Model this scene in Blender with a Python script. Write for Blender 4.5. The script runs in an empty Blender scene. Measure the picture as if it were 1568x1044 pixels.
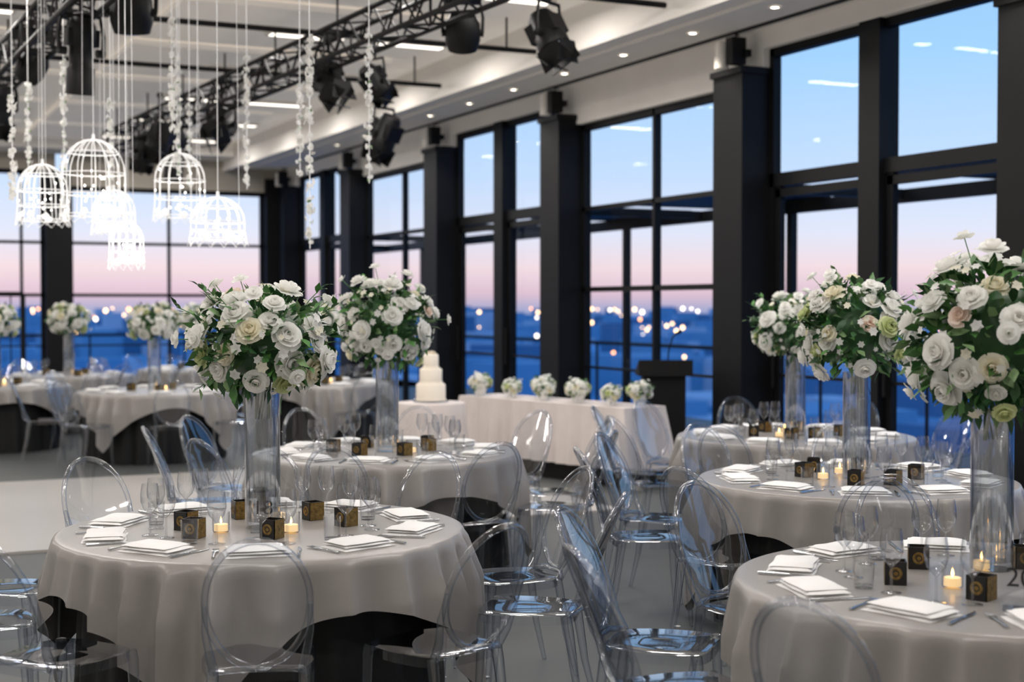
import bpy, math, random
from mathutils import Vector, Matrix
random.seed(7)
S=bpy.context.scene
COL=S.collection
PI=math.pi
def lin(c):
    return tuple(((x/255)/12.92 if x/255<=.04045 else ((x/255+.055)/1.055)**2.4) for x in c)+(1,)
# ---------------- materials ----------------
def mat(name,rgb,rough=.6,metal=0,var=.06,scale=8,bump=0,emis=0,spec=.5,emc=None,sheen=0):
    m=bpy.data.materials.new(name); m.use_nodes=True
    nt=m.node_tree; b=nt.nodes['Principled BSDF']
    c=lin(rgb)
    n=nt.nodes.new('ShaderNodeTexNoise'); n.inputs['Scale'].default_value=scale; n.inputs['Detail'].default_value=4
    tc=nt.nodes.new('ShaderNodeTexCoord'); nt.links.new(tc.outputs['Object'],n.inputs['Vector'])
    r=nt.nodes.new('ShaderNodeValToRGB')
    r.color_ramp.elements[0].position=.3; r.color_ramp.elements[1].position=.7
    r.color_ramp.elements[0].color=tuple(x*(1-var) for x in c[:3])+(1,)
    r.color_ramp.elements[1].color=tuple(min(1,x*(1+var)) for x in c[:3])+(1,)
    nt.links.new(n.outputs['Fac'],r.inputs['Fac']); nt.links.new(r.outputs['Color'],b.inputs['Base Color'])
    b.inputs['Roughness'].default_value=rough; b.inputs['Metallic'].default_value=metal
    b.inputs['Specular IOR Level'].default_value=spec
    if sheen: b.inputs['Sheen Weight'].default_value=sheen
    if emis:
        b.inputs['Emission Color'].default_value=lin(emc or rgb); b.inputs['Emission Strength'].default_value=emis
    if bump:
        bp=nt.nodes.new('ShaderNodeBump'); bp.inputs['Strength'].default_value=bump; bp.inputs['Distance'].default_value=.01
        nt.links.new(n.outputs['Fac'],bp.inputs['Height']); nt.links.new(bp.outputs['Normal'],b.inputs['Normal'])
    return m
def petalmat(name,rgb):
    m=mat(name,rgb,.6,var=.03,scale=20)
    nt=m.node_tree; b=nt.nodes['Principled BSDF']; out=nt.nodes['Material Output']
    tr=nt.nodes.new('ShaderNodeBsdfTranslucent'); tr.inputs['Color'].default_value=lin(rgb)
    mx=nt.nodes.new('ShaderNodeMixShader'); mx.inputs['Fac'].default_value=.35
    nt.links.new(b.outputs[0],mx.inputs[1]); nt.links.new(tr.outputs[0],mx.inputs[2]); nt.links.new(mx.outputs[0],out.inputs['Surface'])
    return m
def clear(name,cface,cedge,blend=.35,refl=.9,rough=.03,base=.04):
    m=bpy.data.materials.new(name); m.use_nodes=True; nt=m.node_tree; nt.nodes.clear()
    o=nt.nodes.new('ShaderNodeOutputMaterial'); mx=nt.nodes.new('ShaderNodeMixShader')
    t=nt.nodes.new('ShaderNodeBsdfTransparent'); g=nt.nodes.new('ShaderNodeBsdfGlossy'); g.inputs['Roughness'].default_value=rough
    lw=nt.nodes.new('ShaderNodeLayerWeight'); lw.inputs['Blend'].default_value=blend
    r=nt.nodes.new('ShaderNodeValToRGB'); r.color_ramp.elements[0].color=cface+(1,); r.color_ramp.elements[1].color=cedge+(1,)
    nt.links.new(lw.outputs['Facing'],r.inputs['Fac']); nt.links.new(r.outputs['Color'],t.inputs['Color'])
    mr=nt.nodes.new('ShaderNodeMapRange'); mr.inputs['To Min'].default_value=base; mr.inputs['To Max'].default_value=refl
    p=nt.nodes.new('ShaderNodeMath'); p.operation='POWER'; p.inputs[1].default_value=2.0
    nt.links.new(lw.outputs['Facing'],p.inputs[0]); nt.links.new(p.outputs[0],mr.inputs['Value'])
    nt.links.new(mr.outputs['Result'],mx.inputs['Fac'])
    nt.links.new(t.outputs[0],mx.inputs[1]); nt.links.new(g.outputs[0],mx.inputs[2]); nt.links.new(mx.outputs[0],o.inputs['Surface'])
    return m
def emit(name,rgb,st,sample=True):
    m=bpy.data.materials.new(name); m.use_nodes=True; nt=m.node_tree; nt.nodes.clear()
    o=nt.nodes.new('ShaderNodeOutputMaterial'); e=nt.nodes.new('ShaderNodeEmission')
    e.inputs['Color'].default_value=lin(rgb); e.inputs['Strength'].default_value=st
    nt.links.new(e.outputs[0],o.inputs['Surface'])
    if not sample:
        try: m.cycles.emission_sampling='NONE'
        except Exception: pass
    return m
M_cloth=mat('satin_cloth',(150,145,141),.33,var=.04,scale=5,sheen=.1,spec=.8)
M_white=mat('white_linen',(242,241,240),.8,var=.03)
M_headcloth=mat('ivory_cloth',(216,206,202),.6,var=.03,sheen=.15)
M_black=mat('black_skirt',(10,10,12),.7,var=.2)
M_dark=mat('dark_steel',(9,10,13),.55,var=.2,scale=3,spec=.25)
M_blk=mat('black_metal',(12,12,13),.5,var=.2,spec=.3)
M_plaster=mat('plaster_white',(232,227,220),.85,var=.03,scale=2,bump=.05,emis=.04)  # faint emission put into the plaster, which is no light source
M_wall=mat('wall_beige',(180,172,158),.85,var=.05,scale=2,bump=.05)
M_ceil=mat('ceiling_white_glow',(240,235,228),.9,var=.03,scale=1.5,emis=.15,emc=(255,246,236))  # emission is added fill light; the ceiling itself is no lamp
M_floor=mat('floor_concrete',(74,77,77),.5,var=.12,scale=1.2,bump=.03)
M_dance=mat('dance_floor',(186,182,177),.3,var=.04,scale=1.0)
M_acr=clear('clear_acrylic',(.965,.975,.99),(.60,.66,.76),.42,1.0,.04,.08)
M_gls=clear('clear_glass',(.98,.983,.985),(.66,.69,.73),.38,.95,.03,.08)
M_vase=clear('vase_glass',(.95,.965,.975),(.70,.74,.79),.5,1.0,.06,.2)
M_pane=clear('window_pane',(.96,.98,.99),(.8,.87,.93),.2,.25,.0,.006)
M_pet=[petalmat('petal_white',(254,253,249)),petalmat('petal_cream',(252,247,228)),petalmat('petal_blush',(250,234,222)),petalmat('petal_lime',(222,230,178))]
M_leaf=[mat('leaf_dark',(40,82,42),.42,var=.3,scale=12),mat('leaf_mid',(76,126,62),.42,var=.25,scale=12),mat('leaf_sage',(124,156,106),.5,var=.2,scale=12)]
M_stem=mat('stem_green',(70,98,60),.6)
M_gold=mat('gold_foil',(132,108,62),.45,metal=.7,var=.4,scale=60)
M_boxb=mat('box_black',(16,14,13),.35)
M_wax=mat('candle_wax',(250,236,205),.5,emis=.7,emc=(255,205,130))
M_flame=emit('candle_flame',(255,190,100),16,False)
M_silver=mat('cutlery_steel',(205,208,212),.18,metal=1,var=.02)
M_wire=mat('white_wire_glow',(250,250,250),.5,emis=.3,emc=(255,250,244))  # emission in the wire stands in for the cages' bright glow
M_bulb=emit('fairy_bulb',(255,250,240),5,False)
M_ink=mat('sign_ink',(30,30,34),.6)
M_lens=mat('lamp_lens',(190,200,210),.08,var=.1,emis=.25)
M_lamp=emit('lamp_white',(255,246,232),3,False)
M_dl=emit('downlight_lamp',(255,244,225),16,False)
M_cake=mat('fondant',(246,236,220),.5,var=.02)
# ---------------- mesh builder ----------------
class MB:
    def __init__(s): s.v=[];s.f=[];s.m=[]
    def add(s,vs,fs,mi=0,mx=None):
        o=len(s.v)
        if mx is not None: vs=[mx@Vector(p) for p in vs]
        s.v+= [tuple(p) for p in vs]
        for f in fs: s.f.append(tuple(o+i for i in f)); s.m.append(mi)
    def box(s,c,d,mi=0,mx=None):
        x,y,z=c; a,b,h=d[0]/2,d[1]/2,d[2]/2
        vs=[(x+i*a,y+j*b,z+k*h) for i in(-1,1) for j in(-1,1) for k in(-1,1)]
        fs=[(0,1,3,2),(4,6,7,5),(0,4,5,1),(2,3,7,6),(0,2,6,4),(1,5,7,3)]
        s.add(vs,fs,mi,mx)
    def tube(s,path,r,n=6,mi=0,closed=False,mx=None,flat=1.0,caps=True):
        P=[Vector(p) for p in path]; N=len(P)
        R=r if isinstance(r,(list,tuple)) else [r]*N
        vs=[];prev=None
        for i in range(N):
            if closed: t=(P[(i+1)%N]-P[(i-1)%N])
            else: t=P[min(i+1,N-1)]-P[max(i-1,0)]
            t.normalize()
            if prev is None:
                up=Vector((0,0,1)) if abs(t.z)<.9 else Vector((0,1,0))
                nn=(up-t*up.dot(t)).normalized()
            else:
                nn=(prev-t*prev.dot(t))
                if nn.length<1e-6: nn=t.orthogonal()
                nn.normalize()
            prev=nn; b=t.cross(nn)
            for k in range(n):
                a=2*PI*k/n
                vs.append(P[i]+nn*math.cos(a)*R[i]+b*math.sin(a)*R[i]*flat)
        fs=[]
        for i in range(N if closed else N-1):
            j=(i+1)%N
            for k in range(n): fs.append((i*n+k,i*n+(k+1)%n,j*n+(k+1)%n,j*n+k))
        if not closed and caps:
            fs.append(tuple(range(n))[::-1]); fs.append(tuple((N-1)*n+k for k in range(n)))
        s.add(vs,fs,mi,mx)
    def lathe(s,prof,n=24,mi=0,mx=None,rib=0,nr=0):
        vs=[];fs=[]
        for (r,z) in prof:
            for k in range(n):
                a=2*PI*k/n; rr=r*(1+rib*math.cos(nr*a)) if rib else r
                vs.append((rr*math.cos(a),rr*math.sin(a),z))
        for i in range(len(prof)-1):
            for k in range(n): fs.append((i*n+k,i*n+(k+1)%n,(i+1)*n+(k+1)%n,(i+1)*n+k))
        s.add(vs,fs,mi,mx)
    def mesh(s,name,mats,smooth=True,ang=40):
        me=bpy.data.meshes.new(name); me.from_pydata(s.v,[],s.f)
        for m in mats: me.materials.append(m)
        me.polygons.foreach_set('material_index',s.m)
        me.polygons.foreach_set('use_smooth',[smooth]*len(s.f))
        me.update()
        if smooth:
            try: me.set_sharp_from_angle(angle=math.radians(ang))
            except Exception: pass
        return me
def ob(name,me,loc=(0,0,0),rz=0,sc=1,parent=None):
    o=bpy.data.objects.new(name,me); COL.objects.link(o); o.location=loc; o.rotation_euler=(0,0,rz)
    o.scale=(sc,sc,sc) if not isinstance(sc,tuple) else sc
    if parent: o.parent=parent
    return o
def boxobj(name,c,d,m,bev=0):
    b=MB(); b.box((0,0,0),d); o=ob(name,b.mesh(name,[m],False),c)
    if bev:
        md=o.modifiers.new('bevel','BEVEL'); md.width=bev; md.segments=2
    return o
T=Matrix.Translation
def Rx(a): return Matrix.Rotation(a,4,'X')
def Ry(a): return Matrix.Rotation(a,4,'Y')
def Rz(a): return Matrix.Rotation(a,4,'Z')

# ---------------- room ----------------
XW=8.3; YB=27.6; XL=-5.0; YF=-3.0; ZS=4.4; ZC=4.8
boxobj('floor',((XL+XW)/2,(YF+YB)/2,-.1),(XW-XL+.4,YB-YF+.4,.2),M_floor)
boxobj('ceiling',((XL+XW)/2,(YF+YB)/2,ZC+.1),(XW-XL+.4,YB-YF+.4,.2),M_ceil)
boxobj('wall_left',(XL-.1,(YF+YB)/2,ZC/2),(.2,YB-YF,ZC),M_plaster)
boxobj('wall_front',((XL+XW)/2,YF-.1,ZC/2),(XW-XL,.2,ZC),M_plaster)
b=MB(); b.box((7.65,(YF+YB)/2,4.597),(1.29,YB-YF-.02,.394)); 
b.box((7.02,(YF+YB)/2,4.36),(.06,YB-YF-.02,.08)); b.box((7.45,(YF+YB)/2,4.385),(.03,YB-YF-.02,.03))
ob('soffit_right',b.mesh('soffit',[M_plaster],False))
boxobj('trim_1',(8.1,(YF+YB)/2+2,4.388),(.05,22,.02),M_blk)
b=MB(); b.box(((XL+6.98)/2,27.1,4.655),(6.96-XL,.98,.27)); ob('soffit_back',b.mesh('soffit_b',[M_plaster],False))
boxobj('dance_floor',(2.45,12.25,.01),(6.9,4.1,.02),M_dance)
cols=[-0.02,3.84,7.70,11.56,15.42,19.28,23.14,27.0]
wallR=MB()
for y in cols: 
    wallR.box((8.4,y+.26,4.25),(.2,.52,.5))
for i,y in enumerate(cols):
    cb=MB(); w=.5
    cb.box((0,0,2.02),(.34,w,4.04)); cb.box((-.01,0,.1),(.38,w+.04,.2)); cb.box((-.01,0,4.0),(.38,w+.04,.06))
    ob('column',cb.mesh('column',[M_dark],False),(8.22,y+.25,0))
def bay(name,y0,y1,zt,doorbay,plane='R',thinx=None):
    m=MB(); L=y1-y0; d=.09
    def bx(u,z,du,dz,t=d,mi=0,off=0):
        if plane=='R': m.box((8.42+off,y0+u,z),(t,du,dz),mi)
        else: m.box((y0+u,27.72+off,z),(du,t,dz),mi)
    bx(L/2,zt-.04,L,.08); bx(L/2,.07,L,.14); bx(.035,zt/2,.07,zt); bx(L-.035,zt/2,.07,zt)
    if doorbay:
        bx(L/2+.12,zt/2,.28,zt,.22)
        bx(L/2,2.93,L,.13)
        for (a,c) in ((.07,L/2-.02),(L/2+.26,L-.07)):
            for uu in (a+.05,c-.05): bx(uu,1.5,.08,2.8,.06)
            bx((a+c)/2,2.8,c-a,.08,.06); bx((a+c)/2,.22,c-a,.2,.06)
            m.tube([(8.34,y0+c-.05,.9),(8.34,y0+c-.05,1.4)],.015,6,0) if plane=='R' else None
            bx((a+c)/2,1.02,c-a,.03,.04)
    else:
        bx(L/2 if thinx is None else thinx,zt/2,.05,zt)
        bx(L/2,2.88,L,.055); bx(L/2,1.9,L,.06); bx(L/2,.95,L,.03,.04)
    if plane=='R': m.add([(8.42,y0,.1),(8.42,y1,.1),(8.42,y1,zt),(8.42,y0,zt)],[(0,3,2,1)],1)
    else: m.add([(y0,27.72,.1),(y1,27.72,.1),(y1,27.72,zt),(y0,27.72,zt)],[(0,1,2,3)],1)
    ob(name,m.mesh(name,[M_dark,M_pane],False))
wi=1;di=1
for i in range(len(cols)-1):
    y0=cols[i]+.5; y1=cols[i+1]
    door=(i%2==0)
    zt=4.22 if door else 3.92
    if door: bay('door_%d'%di,y0,y1,zt,True); di+=1
    else: bay('window_%d'%wi,y0,y1,zt,False); wi+=1
    wallR.box((8.4,(y0+y1)/2,(zt+4.5)/2),(.2,y1-y0,4.5-zt))
wallR.box((8.4,(YF-.02)/2,2.25),(.2,-YF+.0,4.5))
wallR.box((8.4,27.55,2.25),(.2,.1,4.5))
ob('wall_right',wallR.mesh('wall_right',[M_plaster],False))
bay('window_%d'%wi,2.75,3.66,4.22,False,'B',.5); wi+=1
bay('window_%d'%wi,4.1,7.84,3.94,False,'B'); wi+=1
for x in (3.88,8.06):
    cb=MB(); cb.box((0,0,2.1),(.46,.34,4.2)); cb.box((0,-.01,.1),(.5,.38,.2)); ob('column',cb.mesh('columnb',[M_dark],False),(x,27.62,0))
b=MB(); b.box(((XL+2.75)/2,27.7,ZC/2),(2.75-XL,.2,ZC)); b.box((5.97,27.7,4.37),(3.74,.2,.86)); b.box((3.3,27.7,4.51),(1.1,.2,.58)); b.box((8.1,27.7,4.5),(.5,.2,.6))
ob('wall_back',b.mesh('wall_back',[M_wall],False))
boxobj('baseboard_back',((XL+2.75)/2,27.58,.06),(2.75-XL,.03,.12),M_plaster)
b=MB()
b.tube([(-1.5,24.5,1.9),(2.9,24.5,1.9)],.03,8); b.tube([(2.9,24.5,0),(2.9,24.5,1.9)],.03,8)
for k in range(22): b.tube([(-1.5+.2*k,24.5,0),(-1.5+.2*k,24.5,1.9)],.012,5)
ob('balustrade',b.mesh('balustrade',[M_dark]))
for j,y in enumerate((3.2,5.9,8.55,11.2,13.85,16.5,19.15,21.8,24.4)):
    if y<18:
        b=MB(); b.tube([(-3.5,y,4.45),(6.95,y,4.45)],.028,8); 
        for x in (-3,2,6.6): b.tube([(x,y,4.45),(x,y,4.79)],.012,6); 
        ob('lighting_bar',b.mesh('lighting_bar',[M_blk]))
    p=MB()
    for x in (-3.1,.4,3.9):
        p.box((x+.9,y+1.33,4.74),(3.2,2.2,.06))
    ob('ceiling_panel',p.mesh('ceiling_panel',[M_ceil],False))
for x in (-2.2,1.3,4.8,6.0):
    for y in (1.9,4.5,7.2,9.9,12.5,15.2,17.8,20.5,23.1,25.6):
        b=MB(); b.box((0,0,0),(.9,.22,.05),0); b.box((0,0,-.028),(.82,.14,.006),1)
        ob('ceiling_light',b.mesh('ceiling_light',[M_plaster,M_lamp],False),(x,y,4.685))
        l=bpy.data.lights.new('ceil_area','AREA'); l.shape='RECTANGLE'; l.size=.8; l.size_y=.14; l.energy=32; l.color=(1,.95,.905)
        o=bpy.data.objects.new('ceiling_light_glow',l); COL.objects.link(o); o.location=(x,y,4.64)
for k in range(18):
    y=1.1+1.36*k
    b=MB(); b.lathe([(.001,-.004),(.036,-.004)],16,1); b.lathe([(.036,-.006),(.055,-.012),(.06,0)],16,0)
    ob('downlight',b.mesh('downlight',[M_plaster,M_dl]),(7.75,y,ZS-.002))
    l=bpy.data.lights.new('dl','SPOT'); l.energy=60; l.spot_size=1.7; l.spot_blend=.6; l.shadow_soft_size=.05; l.color=(1,.9,.78)
    o=bpy.data.objects.new('downlight_beam',l); COL.objects.link(o); o.location=(7.75,y,ZS-.03)
def truss(name,p0,p1,w=.28):
    p0=Vector(p0);p1=Vector(p1);d=(p1-p0);L=d.length;d.normalize(); s=d.cross(Vector((0,0,1))).normalized(); u=Vector((0,0,1))
    m=MB(); C=[s*(a*w/2)+u*(c*w/2) for a,c in((-1,-1),(1,-1),(1,1),(-1,1))]
    for c in C: m.tube([p0+c,p1+c],.025,8)
    n=int(L/.3)
    for i in range(n):
        a=p0+d*(L*i/n); bb=p0+d*(L*(i+1)/n)
        for k in range(4):
            c0,c1=C[k],C[(k+1)%4]
            if i%2: c0,c1=c1,c0
            m.tube([a+c0,bb+c1],.011,5)
        if i%6==0:
            for k in range(4): m.tube([a+C[k],a+C[(k+1)%4]],.014,5)
            m.tube([a,a+u*(4.70-p0.z)],.012,5)
    ob(name,m.mesh(name,[M_blk]))
truss('lighting_truss',(4.85,6,4.22),(4.0,22.5,4.22))
truss('lighting_truss',(2.1,5,4.22),(1.6,20,4.22))
def stagelight(loc,pan,tilt,s=1,kind=0,ztop=4.42):
    m=MB()
    A=T((0,0,0))@Rz(pan)@Rx(tilt)
    if kind==0:
        m.lathe([(.001,.2),(.09,.2),(.11,.16),(.12,.0),(.135,-.02),(.135,-.12),(.12,-.13)],20,0,A)
        m.lathe([(.12,-.125),(.08,-.14),(.001,-.147)],20,1,A)
        for k in range(4):
            B=A@Rz(k*PI/2)@T((0,.13,-.13))@Rx(-.5)
            m.add([(-.1,0,0),(.1,0,0),(.15,0,-.17),(-.15,0,-.17),(-.1,.008,0),(.1,.008,0),(.15,.008,-.17),(-.15,.008,-.17)],[(0,1,2,3),(7,6,5,4),(0,4,5,1),(2,6,7,3),(1,5,6,2),(0,3,7,4)],0,B)
        m.box((0,0,.05),(.2,.26,.16),0,A)
    elif kind==1:
        m.lathe([(.001,.24),(.07,.24),(.1,.18),(.1,.05),(.085,.03),(.085,-.1),(.1,-.12),(.1,-.3),(.09,-.3)],20,0,A)
        m.lathe([(.09,-.28),(.05,-.29),(.001,-.295)],20,1,A)
        m.box((0,.0,.1),(.23,.1,.12),0,A)
    else:
        m.lathe([(.001,.16),(.1,.15),(.14,.08),(.145,-.06),(.12,-.14),(.11,-.14)],20,0,A)
        m.lathe([(.11,-.13),(.06,-.15),(.001,-.155)],20,1,A)
    Y=Rz(pan)
    top=.26
    m.tube([(-.16,0,0),(-.165,0,.12),(-.14,0,top),(.14,0,top),(.165,0,.12),(.16,0,0)],.016,6,0,mx=Y)
    m.tube([(-.17,0,0),(-.11,0,0)],.03,8,0,mx=Y); m.tube([(.11,0,0),(.17,0,0)],.03,8,0,mx=Y)
    if kind==2: m.box((0,0,top+.04),(.3,.24,.1),0,Y)
    zz=(ztop-loc[2])/s
    m.tube([(0,0,top),(0,0,zz)],.018,6); m.tube([(0,-.03,zz),(0,.03,zz)],.035,8)
    ob('stage_light',m.mesh('stage_light',[M_blk,M_lens]),loc,0,s)
SL=[((4.9,11.15,4.02),-.4,.5,1.05,2),((5.75,11.2,4.08),.5,-.5,1.1,0),((4.6,13.85,3.98),.4,-.7,1.1,0),((6.2,16.5,3.8),.5,.5,1.25,0),
((4.2,19.1,3.75),.2,.2,1.3,1),((4.35,17.2,3.9),-.8,-.8,1.2,0),((1.9,12.1,3.78),.2,.1,1.15,1),((2.25,11.8,4.08),-.3,.3,1.2,2),((1.8,14.4,4.0),.7,.7,1.0,2),
((1.7,16.4,3.85),.2,.3,1.2,0),((3.9,18.6,3.85),1,.4,1.1,0),((4.1,20.6,3.9),.3,.4,1.1,0),((5.1,13.85,4.0),-1.2,.8,.9,0)]
for l,p,t,s,k in SL: stagelight(l,p,t,s,k)
for y in cols[2:]:
    m=MB(); m.lathe([(.001,.14),(.06,.14),(.07,.1),(.07,-.12),(.06,-.12)],16,0,T((-.14,.12,0))); m.lathe([(.06,-.1),(.001,-.1)],16,1,T((-.14,.12,0)))
    m.box((-.12,-.1,.02),(.16,.12,.26),2); m.box((-.03,0,0),(.08,.36,.07),2); m.tube([(-.12,-.1,.14),(-.12,-.1,.2),(-.02,0,.2)],.012,6,2)
    ob('wall_spotlight',m.mesh('wall_spotlight',[M_plaster,M_lens,M_blk]),(8.2,y+.25,4.18))
# ---------------- exterior ----------------
m=MB(); m.box((10.2,12.5,-.15),(3.4,38,.28)); m.box((2,29.6,-.15),(19.9,3.2,.28)); ob('balcony_floor',m.mesh('balc',[mat('balcony_deck',(70,74,80),.6)],False))
m=MB()
m.tube([(11.7,-5,1.08),(11.7,31,1.08)],.03,8); m.tube([(-5,31,1.08),(11.7,31,1.08)],.03,8)
for k in range(19): m.tube([(11.7,-5+2*k,0),(11.7,-5+2*k,1.08)],.022,6)
for k in range(9): m.tube([(-5+2*k,31,0),(-5+2*k,31,1.08)],.022,6)
ob('balcony_railing',m.mesh('railing',[M_dark]))
m=MB(); m.box((10.3,13.5,2.86),(.1,31,.14))
for y in cols: m.box((9.4,y+.25,2.88),(1.9,.1,.1)); m.box((10.3,y+2.2,1.4),(.09,.09,2.8))
for y0 in (8.2,15.9,13.0): m.box((9.7,y0+1.2,2.95),(1.3,2.2,.03))
ob('balcony_pergola',m.mesh('pergola',[M_dark],False))
Mg=mat('city_ground',(84,134,180),.9,var=.4,scale=.004,emis=.2,emc=(55,122,185))  # blue emission paints distance haze onto the ground
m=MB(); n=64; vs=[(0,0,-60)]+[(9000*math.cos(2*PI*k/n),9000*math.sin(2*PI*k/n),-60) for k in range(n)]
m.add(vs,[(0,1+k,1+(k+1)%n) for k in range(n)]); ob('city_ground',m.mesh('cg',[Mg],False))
m=MB(); li=MB()
rnd=random.Random(3)
for k in range(1100):
    a=math.radians(rnd.uniform(-4,62)); r=450+ (rnd.random()**.8)*5200
    x,y=r*math.sin(a),r*math.cos(a); h=rnd.uniform(6,24)*(1+r/2600*rnd.random()); w=rnd.uniform(15,60)
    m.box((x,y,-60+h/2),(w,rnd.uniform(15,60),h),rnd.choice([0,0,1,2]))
for k in range(320):
    a=math.radians(rnd.uniform(-4,62)); r=700+rnd.random()*4300
    x,y=r*math.sin(a),r*math.cos(a); s=r*rnd.uniform(.0007,.0016); z=-60+rnd.uniform(6,30)*(1+r/3000)
    z=min(z,-8)
    li.add([(x+s,y,z),(x-s,y,z),(x,y+s,z),(x,y-s,z),(x,y,z+s),(x,y,z-s)],[(0,2,4),(2,1,4),(1,3,4),(3,0,4),(2,0,5),(1,2,5),(3,1,5),(0,3,5)],rnd.choice([0,0,0,1,2]))
ob('city_buildings',m.mesh('cb',[mat('bld_a',(76,124,168),.8,emis=.2,emc=(58,124,185)),mat('bld_b',(116,148,182),.8,emis=.25,emc=(110,145,190)),mat('bld_c',(48,94,140),.8,emis=.15,emc=(50,110,165))],False))  # building emission imitates haze in the material; walls are not lit signs
ob('city_lights',li.mesh('cl',[emit('cl_warm',(255,205,145),8,False),emit('cl_white',(255,240,215),7,False),emit('cl_amber',(255,170,100),8,False)],False))
w=bpy.data.worlds.new('dusk'); S.world=w; w.use_nodes=True; nt=w.node_tree; nt.nodes.clear()
o=nt.nodes.new('ShaderNodeOutputWorld'); bg=nt.nodes.new('ShaderNodeBackground'); tc=nt.nodes.new('ShaderNodeTexCoord'); sx=nt.nodes.new('ShaderNodeSeparateXYZ')
mr=nt.nodes.new('ShaderNodeMapRange'); mr.inputs['From Min'].default_value=-.1; mr.inputs['From Max'].default_value=.4
cr=nt.nodes.new('ShaderNodeValToRGB'); e=cr.color_ramp.elements
st=[(-.1,(60,108,158)),(-.012,(110,146,190)),(-.002,(166,164,196)),(.008,(214,184,198)),(.026,(234,210,214)),(.05,(218,220,235)),(.09,(192,213,241)),(.17,(158,202,245)),(.4,(106,162,228))]
e[0].position=0; e[0].color=lin(st[0][1]); e[1].position=1; e[1].color=lin(st[-1][1])
for z,c in st[1:-1]:
    q=e.new((z+.1)/.5); q.color=lin(c)
nt.links.new(tc.outputs['Generated'],sx.inputs[0]); nt.links.new(sx.outputs['Z'],mr.inputs['Value']); nt.links.new(mr.outputs[0],cr.inputs[0]); nt.links.new(cr.outputs[0],bg.inputs[0]); bg.inputs[1].default_value=1.2
nt.links.new(bg.outputs[0],o.inputs[0])

# ---------------- flowers ----------------
def rose(mb,mx,r,mi,rd,detail=1):
    rings=[(3,.05,.95,1.0),(4,.22,1.1,.95),(5,.45,1.15,.9),(6,.8,1.15,.8),(6,1.15,1.1,.72)] if detail else [(3,.1,.9,.95),(5,.5,1.1,.9),(6,1.0,1.1,.8)]
    nt_=4; ns=4
    for (n,tilt,ln,wd) in rings:
        a0=rd.random()*6
        for k in range(n):
            ac=a0+2*PI*k/n+rd.uniform(-.1,.1); half=PI/n*1.4; tl=tilt+rd.uniform(-.08,.1)
            vs=[];fs=[]
            for i in range(nt_):
                t=i/(nt_-1); w_=math.sin(.35+t*2.2)*wd+.1 if i<nt_-1 else .62
                for j in range(ns):
                    s=-1+2*j/(ns-1)
                    a=ac+s*half*w_
                    rad=r*(.06+ln*(t*math.sin(tl)+.2*math.sin(PI*t)+.06*t**4*(1+tl)))
                    h=r*(ln*t*math.cos(tl)*.85-.1*abs(s)*t - (.2*t**4)*tl)
                    vs.append((rad*math.cos(a),rad*math.sin(a),h-.35*r))
            for i in range(nt_-1):
                for j in range(ns-1): fs.append((i*ns+j,i*ns+j+1,(i+1)*ns+j+1,(i+1)*ns+j))
            mb.add(vs,fs,mi,mx)
def daisy(mb,mx,r,mi,rd):
    for k in range(6):
        a=2*PI*k/6; c,s=math.cos(a),math.sin(a)
        mb.add([(0,0,0),(r*(.6*c-.35*s),r*(.6*s+.35*c),.25*r),(r*c,r*s,.15*r),(r*(.6*c+.35*s),r*(.6*s-.35*c),.25*r)],[(0,3,2,1)],mi,mx)
def leaf(mb,mx,L,W,mi):
    vs=[(0,0,0),(W*.8,L*.3,.1*W),(W,L*.55,.12*W),(0,L,-.12*L),(-W,L*.55,.12*W),(-W*.8,L*.3,.1*W),(0,L*.3,-.1*W),(0,L*.6,-.1*W)]
    mb.add(vs,[(0,1,6),(0,6,5),(1,2,7,6),(5,6,7,4),(2,3,7),(4,7,3)],mi,mx)
def orient(d,rd):
    q=Vector(d).normalized().to_track_quat('Z','Y').to_matrix().to_4x4()
    return q@Rz(rd.random()*6.28)
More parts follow.
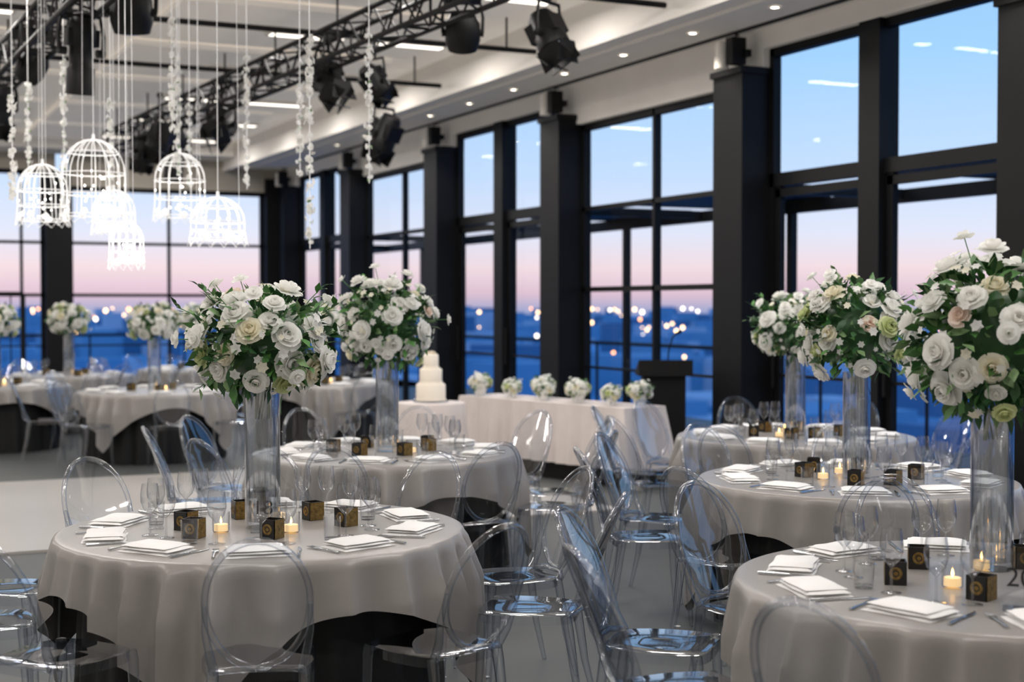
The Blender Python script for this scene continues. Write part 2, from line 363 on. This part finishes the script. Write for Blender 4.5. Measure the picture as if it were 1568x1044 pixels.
def bouquet(seed,nf=42,nl=500,rx=.27,rz=.21,fr=(.036,.060),spray=26,lk=1.0):
    rd=random.Random(seed); mb=MB()
    mb.lathe([(.001,-rz*.75),(rx*.4,-rz*.65),(rx*.68,-rz*.2),(rx*.66,rz*.3),(rx*.4,rz*.62),(.001,rz*.7)],16,4)
    for i in range(nl):
        z=rd.uniform(-.95,1); a=rd.random()*2*PI; rr=math.sqrt(max(0,1-z*z))
        d=Vector((rr*math.cos(a),rr*math.sin(a),z)); k=rd.uniform(.66,1.05)
        p=Vector((d.x*rx*k,d.y*rx*k,d.z*rz*k))
        dd=(d+Vector((rd.uniform(-.8,.8),rd.uniform(-.8,.8),rd.uniform(-.8,.7)))).normalized()
        q=dd.to_track_quat('Y','Z').to_matrix().to_4x4()
        leaf(mb,T(p)@q@Ry(rd.uniform(-1.2,1.2)),rd.uniform(.05,.10)*lk,rd.uniform(.012,.022)*lk,rd.choice([4,4,4,5,5,6]))
    ga=PI*(3-math.sqrt(5))
    for i in range(nf):
        z=1-(i+.5)*1.75/nf; a=ga*i+rd.uniform(-.5,.5); rr=math.sqrt(max(0,1-z*z))
        d=Vector((rr*math.cos(a),rr*math.sin(a),z+rd.uniform(-.12,.12)))
        if rd.random()<.08: continue
        k=rd.uniform(.95,1.22)
        p=Vector((d.x*rx*k,d.y*rx*k,d.z*rz*k))
        mi=rd.choices([0,1,2,3],[.74,.14,.05,.07])[0]
        rose(mb,T(p)@orient(d+Vector((0,0,.25)),rd),rd.uniform(*fr),mi,rd,1)
    for i in range(int(nf*2.2)):
        z=rd.uniform(-.8,1); a=rd.random()*2*PI; rr=math.sqrt(max(0,1-z*z)); d=Vector((rr*math.cos(a),rr*math.sin(a),z))
        k=rd.uniform(1.0,1.25); p=Vector((d.x*rx*k,d.y*rx*k,d.z*rz*k))
        daisy(mb,T(p)@orient(d,rd),rd.uniform(.014,.028)*lk,rd.choice([0,0,1]),rd)
    for i in range(spray):
        z=rd.uniform(-.7,.95); a=rd.random()*2*PI; rr=math.sqrt(max(0,1-z*z)); d=Vector((rr*math.cos(a),rr*math.sin(a),z))
        p0=Vector((d.x*rx*.8,d.y*rx*.8,d.z*rz*.8)); L=rd.uniform(.09,.18)*rx/.27; p1=p0+d*L+Vector((0,0,.02))
        mb.tube([p0,(p0+p1)/2+Vector((0,0,.01)),p1],.002,4,5)
        if rd.random()<.45: rose(mb,T(p1)@orient(d,rd),.034*rx/.27,0,rd,0)
        else:
            for q in range(6): leaf(mb,T(p0.lerp(p1,.4+q*.12))@(d+Vector((rd.uniform(-1,1),rd.uniform(-1,1),rd.uniform(-.5,.8)))).normalized().to_track_quat('Y','Z').to_matrix().to_4x4(),.055*lk,.014*lk,rd.choice([4,5,6]))
    return mb
FM=M_pet+M_leaf
def centerpiece_mesh(seed,**k):
    mb=bouquet(seed,**k)
    H=.585; zc=H+k.get('rz',.21)*.92
    for i,p in enumerate(mb.v): mb.v[i]=(p[0],p[1],p[2]+zc)
    mb.lathe([(.001,.002),(.072,.002),(.075,.01),(.075,H),(.071,H)],32,7)
    mb.lathe([(.001,.03),(.068,.03)],32,7)
    mb.lathe([(.071,H),(.069,.03)],32,7)
    rd=random.Random(seed+50)
    for i in range(9):
        a=rd.random()*6.28; mb.tube([(.03*math.cos(a),.03*math.sin(a),H-.12),(.04*math.cos(a+1),.04*math.sin(a+1),H+.08)],.003,5,8)
    return mb.mesh('flower_centerpiece',FM+[M_vase,M_stem],True,60)
CP=[centerpiece_mesh(11),centerpiece_mesh(23,nf=50,rz=.27,rx=.28,nl=620),centerpiece_mesh(37,rz=.25,rx=.27,nf=46)]
CPfar=[centerpiece_mesh(41,nf=46,nl=240,rx=.25,rz=.19,spray=8)]
low=bouquet(77,nf=22,nl=130,rx=.1,rz=.065,fr=(.026,.036),spray=4,lk=.6)
for i,p in enumerate(low.v): low.v[i]=(p[0],p[1],p[2]+.13)
low.lathe([(.001,0),(.045,0),(.06,.05),(.055,.1),(.05,.1)],20,7)
LOW=low.mesh('low_flower_arrangement',FM+[M_white],True,60)

# ---------------- table ----------------
RT=.85
def table_mesh(seed,R=RT,half=1.06,crot=0):
    rd=random.Random(seed); m=MB(); n=400; ph=[rd.random()*6.28 for _ in range(6)]
    vs=[(0,0,.752)];fs=[]; rings=[(R*.5,.752),(R-.02,.752),(R-.004,.749)]
    for (r,z) in rings:
        for k in range(n): a=2*PI*k/n; vs.append((r*math.cos(a),r*math.sin(a),z))
    nd=16
    for j in range(nd+1):
        for k in range(n):
            a=2*PI*k/n; aa=a-crot
            L0=half-R
            L=half/max(abs(math.cos(aa)),abs(math.sin(aa)))-R
            L=L0+(L-L0)*1.18
            L=min(L+.02*math.sin(5*a+ph[0]),.72)
            d=.004+(L)*j/nd
            w1=math.sin(14*a+ph[1]+1.4*math.sin(3*a+ph[3])); w2=math.sin(27*a+ph[2]+1.5*math.sin(4*a+ph[5]))
            f=.8*(1-2*abs(w1)**.7)+.35*w2+.25*math.sin(7*a+ph[4])
            g=min(1,(d/.2))
            corner=min(1,max(0,(L-.2)/.45))
            rad=R+.004+.012*min(1,d/.03)+ .05*g*corner*(d) + (.026+.032*corner)*f*g + .03*g+.012*corner*g
            vs.append((rad*math.cos(a),rad*math.sin(a),.75-d))
    for k in range(n): fs.append((0,1+k,1+(k+1)%n))
    for i in range(3+nd):
        for k in range(n):
            a=1+i*n+k; b_=1+i*n+(k+1)%n; fs.append((a,a+n,b_+n,b_))
    m.add(vs,fs,0)
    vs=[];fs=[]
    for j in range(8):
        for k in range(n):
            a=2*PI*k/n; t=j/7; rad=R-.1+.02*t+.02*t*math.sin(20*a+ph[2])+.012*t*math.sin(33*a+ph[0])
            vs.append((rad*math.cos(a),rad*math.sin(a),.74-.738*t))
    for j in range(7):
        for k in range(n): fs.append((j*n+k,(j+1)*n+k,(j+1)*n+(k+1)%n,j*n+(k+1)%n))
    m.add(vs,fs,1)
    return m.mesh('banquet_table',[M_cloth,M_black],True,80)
# ---------------- chair (faces +Y) ----------------
def chair_mesh(seg=8):
    m=MB()
    def by(z): return -.2-(z-.45)*.28-max(0,z-.6)*.1
    N=28
    def outline(s):
        pts=[]
        for k in range(N):
            a=2*PI*k/N; c,sn=math.cos(a),math.sin(a)
            x=abs(c)**.5*(1 if c>0 else -1); y=abs(sn)**.5*(1 if sn>0 else -1)
            wx=.2 if y>0 else .2-.03*abs(y)
            pts.append((x*wx*s,y*.2*s))
        return pts
    o1=outline(1); o2=outline(.93)
    vs=[(x,y,.415) for x,y in o1]+[(x,y,.452) for x,y in o1]+[(x,y,.458) for x,y in o2]+[(x*.4,y*.4,.447) for x,y in o2]
    fs=[]
    for i in range(3):
        for k in range(N): fs.append((i*N+k,i*N+(k+1)%N,(i+1)*N+(k+1)%N,(i+1)*N+k))
    fs.append(tuple(3*N+k for k in range(N)))
    m.add(vs,fs)
    for sx_ in (-1,1):
        m.tube([(sx_*.175,.165,.45),(sx_*.18,.17,.42),(sx_*.182,.18,.2),(sx_*.186,.195,0)],[.021,.021,.016,.011],seg)
        m.tube([(sx_*.155,-.17,.45),(sx_*.156,-.18,.40),(sx_*.162,-.21,.2),(sx_*.17,-.26,0)],[.021,.021,.016,.011],seg)
        m.tube([(sx_*.15,-.18,.45),(sx_*.162,by(.52),.52),(sx_*.176,by(.6),.6),(sx_*.176,by(.7),.7)],[.018,.016,.013,.009],seg)
    cz=.705; ax,az=.175,.228; path=[];
    K=36
    for k in range(K):
        a=2*PI*k/K; z=cz+az*math.sin(a); x=ax*math.cos(a); path.append((x,by(z)-.05*(1-(x/ax)**2)*.6,z))
    m.tube(path,.0125,seg,0,True)
    vs=[(0,by(cz)-.034,cz)]+[tuple(Vector((p[0]*.96,p[1],cz+(p[2]-cz)*.96))) for p in path]
    m.add(vs,[(0,1+k,1+(k+1)%K) for k in range(K)])
    m.tube([(-.15,-.19,.455),(-.07,by(.47)-.02,.468),(.07,by(.47)-.02,.468),(.15,-.19,.455)],.012,seg)
    return m.mesh('dining_chair',[M_acr],True,50)
CH=chair_mesh(8)
# ---------------- tableware ----------------
def wineglass():
    m=MB(); m.lathe([(.034,0),(.033,.003),(.008,.006),(.004,.012),(.0038,.085),(.012,.095),(.03,.115),(.039,.145),(.038,.175),(.032,.215)],20)
    return m.mesh('wine_glass',[M_gls],True,60)
def tumbler():
    m=MB(); m.lathe([(.001,.001),(.03,.001),(.032,.006),(.036,.1)],20); m.lathe([(.001,.012),(.029,.012)],20)
    return m.mesh('water_glass',[M_gls],True,60)
def napkin(seed):
    rd=random.Random(seed); m=MB(); nx,ny=12,9
    for L,(sx_,sy,z0,dx) in enumerate([(.25,.17,0.0,0),(.238,.16,.012,.006),(.22,.15,.022,-.004)]):
        p1,p2=rd.random()*6,rd.random()*6
        vs=[];
        for i in range(nx):
            for j in range(ny):
                u=i/(nx-1)*2-1; v=j/(ny-1)*2-1
                e_=max(abs(u),abs(v))
                z=z0+.011*(1-e_**6)+.002*math.sin(4*u+p1)*math.cos(3*v+p2)+.001
                vs.append((dx+u*sx_/2*(1+.02*math.sin(3*v+p1)),v*sy/2*(1+.03*math.sin(4*u+p2)),max(.001 if L==0 else z0-.004,z if e_<.999 else z0+.001)))
        fs=[(i*ny+j,(i+1)*ny+j,(i+1)*ny+j+1,i*ny+j+1) for i in range(nx-1) for j in range(ny-1)]
        m.add(vs,fs)
    return m.mesh('folded_napkin',[M_white],True,70)
def gbox():
    m=MB(); s=.036
    for a in range(4):
        A=Rz(a*PI/2); m.box((0,s-.002,.04),(2*s,.004,.08),0,A)
        m.lathe([(.022,0),(.018,.0012),(.012,.0)],18,1,A@T((0,s+.0005,.04))@Rx(-PI/2))
        m.lathe([(.008,.0008),(.0,.001)],12,1,A@T((0,s+.0005,.04))@Rx(-PI/2))
        if a%2==0: m.box((0,s+.0006,.04),(2*s*.97,.001,.078),1,A@T((0,-.0004,0)))
    m.box((0,0,.003),(2*s-.004,2*s-.004,.006),0); m.lathe([(.001,.05),(.028,.05),(.028,.006)],18,2)
    return m.mesh('candle_box',[M_boxb,M_gold,M_wax],False)
def votive():
    m=MB(); m.lathe([(.001,.001),(.032,.001),(.036,.008),(.037,.085),(.035,.085)],22,0); m.lathe([(.001,.035),(.028,.034),(.029,.006)],18,1)
    m.lathe([(.0005,.036),(.005,.044),(.004,.053),(.0005,.064)],8,2)
    return m.mesh('votive_candle',[M_gls,M_wax,M_flame],True)
def fork():
    m=MB(); m.tube([(0,-.1,.005),(0,-.04,.006),(0,.03,.005)],[.004,.003,.003],8,flat=1.6)
    m.box((0,.045,.005),(.024,.03,.002))
    for x in (-.0095,-.0032,.0032,.0095): m.tube([(x,.058,.005),(x,.085,.007),(x,.1,.005)],[.002,.002,.001],5)
    return m.mesh('fork',[M_silver])
def knife():
    m=MB(); m.tube([(0,-.11,.006),(0,-.06,.006),(0,0,.005)],[.005,.005,.004],8,flat=1.3)
    m.add([(-.006,0,.003),(.006,0,.003),(.01,.06,.003),(.006,.1,.003),(-.005,.12,.003),(-.006,0,.005),(.006,0,.005),(.009,.06,.004),(.005,.1,.004),(-.005,.12,.004)],[(0,4,3,2,1),(5,6,7,8,9),(0,1,6,5),(1,2,7,6),(2,3,8,7),(3,4,9,8),(4,0,5,9)])
    return m.mesh('table_knife',[M_silver],False)
WG,TU,GB,VO,FK,KN=wineglass(),tumbler(),gbox(),votive(),fork(),knife()
NP=[napkin(i) for i in range(3)]
CAMYAW=math.radians(25.7)
def sign(x,y,txt):
    e_=bpy.data.objects.new('table_number_sign',None); COL.objects.link(e_); e_.location=(x,y,.753)
    e_.rotation_euler=(0,0,-math.atan2(x,y))
    m=MB(); m.box((0,0,.095),(.13,.004,.17)); m.box((0,0,.005),(.1,.05,.01)); ob('plate',m.mesh('plate',[M_acr],False),(0,0,0),0,1,e_)
    c=bpy.data.curves.new('num','FONT'); c.body=txt; c.size=.085; c.align_x='CENTER'; c.extrude=.0005; c.materials.append(M_ink)
    t=ob('number',c,(0,-.0035,.075),0,1,e_); t.rotation_euler=(PI/2,0,0)
Z0=.7525
tables=[]; chairs=[]
def settable(x,y,n,a0,detail,seed,crot,cpi,numtxt=None,voff=(0,0),half=1.06,r0=None):
    rd=random.Random(seed)
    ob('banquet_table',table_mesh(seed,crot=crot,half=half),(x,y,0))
    me=CP[cpi%3] if detail>0 else CPfar[0]
    ob('flower_centerpiece',me,(x+voff[0],y+voff[1],Z0),rd.random()*6)
    for k in range(n):
        a=a0-CAMYAW+2*PI*k/n
        c,s=math.cos(a),math.sin(a)
        chairs.append((x,y,a+rd.uniform(-.03,.03),r0 if (k==0 and r0) else 1.11+rd.uniform(0,.06)))
        ob('folded_napkin',NP[k%3],(x+.66*c,y+.66*s,Z0),a+PI/2+rd.uniform(-.25,.25))
        a2=a+.25
        ob('wine_glass',WG,(x+.45*math.cos(a2),y+.45*math.sin(a2),Z0))
        if detail>0:
            a3=a+.02; ob('water_glass' if k%2 else 'wine_glass',TU if k%2 else WG,(x+.48*math.cos(a3),y+.48*math.sin(a3),Z0))
        if detail>1:
            for (of,me_,nm) in ((-.24,FK,'fork'),(.24,KN,'table_knife')):
                ob(nm,me_,(x+.67*math.cos(a+of),y+.67*math.sin(a+of),Z0),a+PI/2)
    m_=6 if detail>0 else 3
    for k in range(m_):
        a=rd.random()*.6+2*PI*k/m_+.3; r=.27+.09*rd.random()
        ob('candle_box',GB,(x+r*math.cos(a),y+r*math.sin(a),Z0),rd.random())
        a+=.5; r=.2
        if k%2==0: ob('votive_candle',VO,(x+r*math.cos(a),y+r*math.sin(a),Z0))
    if numtxt:
        d=Vector((-x,-y,0)).normalized(); sign(x+d.x*.14+voff[0],y+d.y*.14+voff[1],numtxt)
    tables.append((x,y))
R_=math.radians
settable(1.67,5.93,10,R_(-82),2,1,R_(12),0,'18',half=1.05,r0=1.06)
settable(3.60,3.70,10,R_(-128),2,2,R_(50),1,None,(.17,.15),half=1.1)
settable(5.09,6.21,10,R_(-100),2,3,R_(20),2)
settable(3.28,8.69,10,R_(-95),2,4,R_(10),1,half=1.03)
settable(6.38,8.47,10,R_(-120),1,5,R_(30),0,half=1.03)
settable(3.29,16.06,8,R_(-70),0,6,R_(-2),0,half=.99)
settable(1.79,18.0,8,R_(-80),0,7,R_(10),1,half=.99)
settable(2.98,20.2,8,R_(-90),0,8,R_(25),2,half=.99)
settable(5.46,16.8,8,R_(-60),0,9,R_(35),0,half=.99)
settable(5.02,21.4,8,R_(-80),0,10,R_(15),1,half=.99)
sign(3.33,3.28,'20')
placed=[]
for (tx,ty,a,r) in chairs:
    x,y=tx+r*math.cos(a),ty+r*math.sin(a)
    bx_,by_=tx+(r+.2)*math.cos(a),ty+(r+.2)*math.sin(a)
    ok=all(math.hypot(bx_-u,by_-v)>1.1 for u,v in tables if (u,v)!=(tx,ty))
    ok=ok and all(math.hypot(x-u,y-v)>.56 for u,v in placed) and x<7.75
    if not ok: continue
    placed.append((x,y))
    ob('dining_chair',CH,(x,y,0),a+PI/2)
# ---------------- head table ----------------
def rectcloth(L,W,zb):
    m=MB()
    def rr(t):
        P=2*(L+W); s=(t%1)*P
        if s<W: return (-W/2+s,-L/2,0,-1)
        s-=W
        if s<L: return (W/2,-L/2+s,1,0)
        s-=L
        if s<W: return (W/2-s,L/2,0,1)
        s-=W
        return (-W/2,L/2-s,-1,0)
    n=600; vs=[];fs=[]; nd=8
    for j in range(nd+1):
        for k in range(n):
            x,y,nx,ny=rr(k/n); t=j/nd
            cd=min(abs(abs(x)-W/2)+abs(abs(y)-L/2),.15); cf=1-cd/.15
            f=.016*math.sin(k*.37)+.014*math.sin(k*.17+1)
            o_=t*(.04+f+.09*cf)
            nn=Vector((x/W*2*cf+nx,y/L*2*cf+ny)); nn.normalize()
            vs.append((x+nn.x*o_,y+nn.y*o_,.75-t*(.75-zb)))
    for j in range(nd):
        for k in range(n): fs.append((j*n+k,(j+1)*n+k,(j+1)*n+(k+1)%n,j*n+(k+1)%n))
    fs.append(tuple(range(n))); m.add(vs,fs,0)
    m.box((0,0,.372),(W-.12,L-.12,.744),1)
    return m.mesh('head_table',[M_headcloth,M_black],True,50)
hr=R_(14)
ob('head_table',rectcloth(2.5,.55,.17),(6.60,12.68,0),hr)
for i,t in enumerate((-1.1,-.92,-.7,-.45,-.2,.05,.3,.55,.8,1.08)):
    ox=-.12 if i%2 else .08
    ob('low_flower_arrangement',LOW,(6.60+ox*math.cos(hr)-t*math.sin(hr),12.68+ox*math.sin(hr)+t*math.cos(hr),.752),i,.85+.25*(i%3==0))
m=MB()
n=120
vs=[];fs=[]
prof=[(.33,.75,0),(.335,.742,0),(.345,.6,.3),(.36,.4,.7),(.375,.15,1)]
for r,z,a_ in prof:
    for k in range(n):
        a=2*PI*k/n; rr_=r+a_*.016*math.sin(12*a); vs.append((rr_*math.cos(a),rr_*math.sin(a),z))
for i in range(len(prof)-1):
    for k in range(n): fs.append((i*n+k,(i+1)*n+k,(i+1)*n+(k+1)%n,i*n+(k+1)%n))
fs.append(tuple(range(n))); m.add(vs,fs,0); m.lathe([(.29,.7),(.3,.0)],40,1)
ob('cake_table',m.mesh('cake_table',[M_headcloth,M_black],True,60),(5.35,12.96,0))
m=MB(); m.lathe([(.001,0),(.175,0),(.175,.012),(.16,.014)],40,1)
z=.014
for r,h in ((.145,.17),(.11,.15),(.075,.14)):
    m.lathe([(r,z),(r,z+h-.012),(r-.012,z+h),(.001,z+h)],48,0); m.lathe([(r+.002,z),(r+.009,z+.008),(r+.002,z+.018)],40,0,rib=.02,nr=20); z+=h
rd=random.Random(5)
for i in range(5):
    a=i*1.3; rose(m,T((.03*math.cos(a),.03*math.sin(a),z+.01))@orient((math.cos(a),math.sin(a),1.5),rd),.028,0,rd)
ob('wedding_cake',m.mesh('wedding_cake',[M_cake,M_silver],True,50),(5.35,12.96,.752))
e_=MB(); e_.box((0,0,.02),(.5,.42,.04)); e_.box((0,.02,.53),(.42,.34,1.0))
e_.add([(-.27,-.24,1.0),(.27,-.24,1.0),(.27,.22,1.0),(-.27,.22,1.0),(-.27,-.24,1.16),(.27,-.24,1.16),(.27,.22,1.02),(-.27,.22,1.02)],[(0,3,2,1),(4,5,6,7),(0,1,5,4),(1,2,6,5),(2,3,7,6),(3,0,4,7)])
e_.tube([(.05,.1,1.06),(.06,.05,1.25),(.09,-.02,1.38),(.12,-.1,1.42)],.008,6); e_.tube([(.12,-.1,1.42),(.15,-.17,1.44)],[.014,.02],8)
ob('lectern',e_.mesh('lectern',[M_blk],True,30),(7.62,12.3,0),-.45)
# ---------------- hanging decor ----------------
def cage(x,y,zt,zb,r,n=14):
    m=MB(); H=zt-zb; hd=min(r*1.1,H*.6)
    z1=zb+(H-hd)
    for k in range(n):
        a=2*PI*k/n; c,s=math.cos(a),math.sin(a); P=[]
        P.append((r*1.06*c,r*1.06*s,zb)); P.append((r*c,r*s,zb+(H-hd)*.5)); P.append((r*c,r*s,z1))
        for j in range(1,7): t=j/6*PI/2; P.append((r*math.cos(t)*c,r*math.cos(t)*s,z1+hd*math.sin(t)))
        m.tube(P,.0034,5)
        a2=2*PI*(k+1)/n; am=(a+a2)/2
        m.tube([(r*1.06*c,r*1.06*s,zb),(r*1.1*math.cos(am),r*1.1*math.sin(am),zb-.05),(r*1.06*math.cos(a2),r*1.06*math.sin(a2),zb)],.0025,4)
        if k%2==0: m.lathe([(.001,.01),(.009,0),(.001,-.01)],6,1,T((r*.99*c,r*.99*s,z1+ (k%3-1)*.08)))
    for (rr_,z) in ((r*1.06,zb),(r,zb+(H-hd)*.5),(r,z1),(r*.8,z1+hd*.6)):
        m.tube([(rr_*math.cos(2*PI*k/32),rr_*math.sin(2*PI*k/32),z) for k in range(32)],.004,5,0,True)
    rd=random.Random(int(x*100))
    for k in range(14):
        a=rd.random()*6.28; q=rd.random()*r*.6; z=zb+rd.uniform(.0,.5)*H
        m.lathe([(.001,.01),(.009,0),(.001,-.01)],6,1,T((q*math.cos(a),q*math.sin(a),z)))
    for k in range(9):
        a=rd.random()*6.28; rose(m,T((r*.9*math.cos(a),r*.9*math.sin(a),zb+rd.uniform(0,.05)))@orient((math.cos(a),math.sin(a),.3),rd),.026,0,rd,0)
    m.tube([(0,0,zt),(0,0,zt+.04)],.012,6); m.tube([(0,0,zt),(0,0,4.72)],.0025,4)
    for k in range(2):
        a=2*PI*k/2+x; m.tube([(r*.8*math.cos(a),r*.8*math.sin(a),z1+hd*.6),(r*.7*math.cos(a),r*.7*math.sin(a),4.72)],.0016,4)
    ob('birdcage_pendant',m.mesh('birdcage_pendant',[M_wire,M_bulb]),(x,y,0))
    l=bpy.data.lights.new('cg','POINT'); l.energy=2.5; l.shadow_soft_size=.08; l.color=(1,.96,.9)
    o=bpy.data.objects.new('birdcage_glow',l); COL.objects.link(o); o.location=(x,y,(zt+zb)/2)
for c in ((1.86,11.3,2.98,2.40,.24),(1.6,12.2,2.86,2.40,.20),(2.68,12.0,2.98,2.45,.21),(2.6,10.4,2.5,2.19,.20),(1.9,10.2,2.29,2.0,.12),(2.35,13.2,2.75,2.38,.19)):
    cage(*c)
def garland(x,y,zt,zb,seed):
    rd=random.Random(seed); m=MB(); m.tube([(0,0,4.72),(0,0,zb)],.003,4,0)
    z=zt
    while z>zb:
        for k in range(3):
            a=rd.random()*6.28; rr_=rd.uniform(.005,.03)
            mx=T((rr_*math.cos(a),rr_*math.sin(a),z+rd.uniform(-.02,.02)))@orient((math.cos(a),math.sin(a),rd.uniform(-.5,.5)),rd)
            if k<2: daisy(m,mx,rd.uniform(.016,.03),1,rd)
            else: leaf(m,mx@Rx(-1.2),.04,.01,2) if rd.random()<.4 else rose(m,mx,.021,1,rd,0)
        z-=.032+.045*(rd.random()<.35)
    ob('hanging_flower_garland',m.mesh('hanging_flower_garland',[M_wire,M_pet[0],M_leaf[2]]),(x,y,0))
for i,g in enumerate(((1.54,12.6,3.56,2.68),(2.41,11.05,3.9,3.05),(2.2,12.5,3.45,2.6),(3.06,9.63,3.57,2.1),(3.29,10.6,3.4,2.7),(3.6,9.9,3.66,2.6),(3.2,11.8,3.78,2.68),(2.9,12.6,3.47,2.75),(1.83,12.6,3.78,2.85),(2.55,11.5,3.7,2.75),(1.3,11.6,3.3,2.5))):
    garland(*g,seed=i)
rd=random.Random(9); m=MB()
for k in range(60):
    x=rd.uniform(2.4,5.2); y=rd.uniform(4.2,9); daisy(m,T((x,y,.003))@Rz(rd.random()*6),rd.uniform(.008,.02),0,rd)
ob('fallen_petals',m.mesh('fallen_petals',[M_pet[0]]))
# ---------------- camera ----------------
cd=bpy.data.cameras.new('cam'); cd.lens=50; cd.sensor_width=36; cd.clip_end=20000
co=bpy.data.objects.new('camera',cd); COL.objects.link(co); co.location=(0,0,1.7)
co.rotation_euler=(R_(90-1.42),0,-R_(25.7)); S.camera=co
cd.dof.use_dof=True; cd.dof.focus_distance=6.2; cd.dof.aperture_fstop=2.0
S.view_settings.view_transform='Standard'; S.view_settings.look='None'
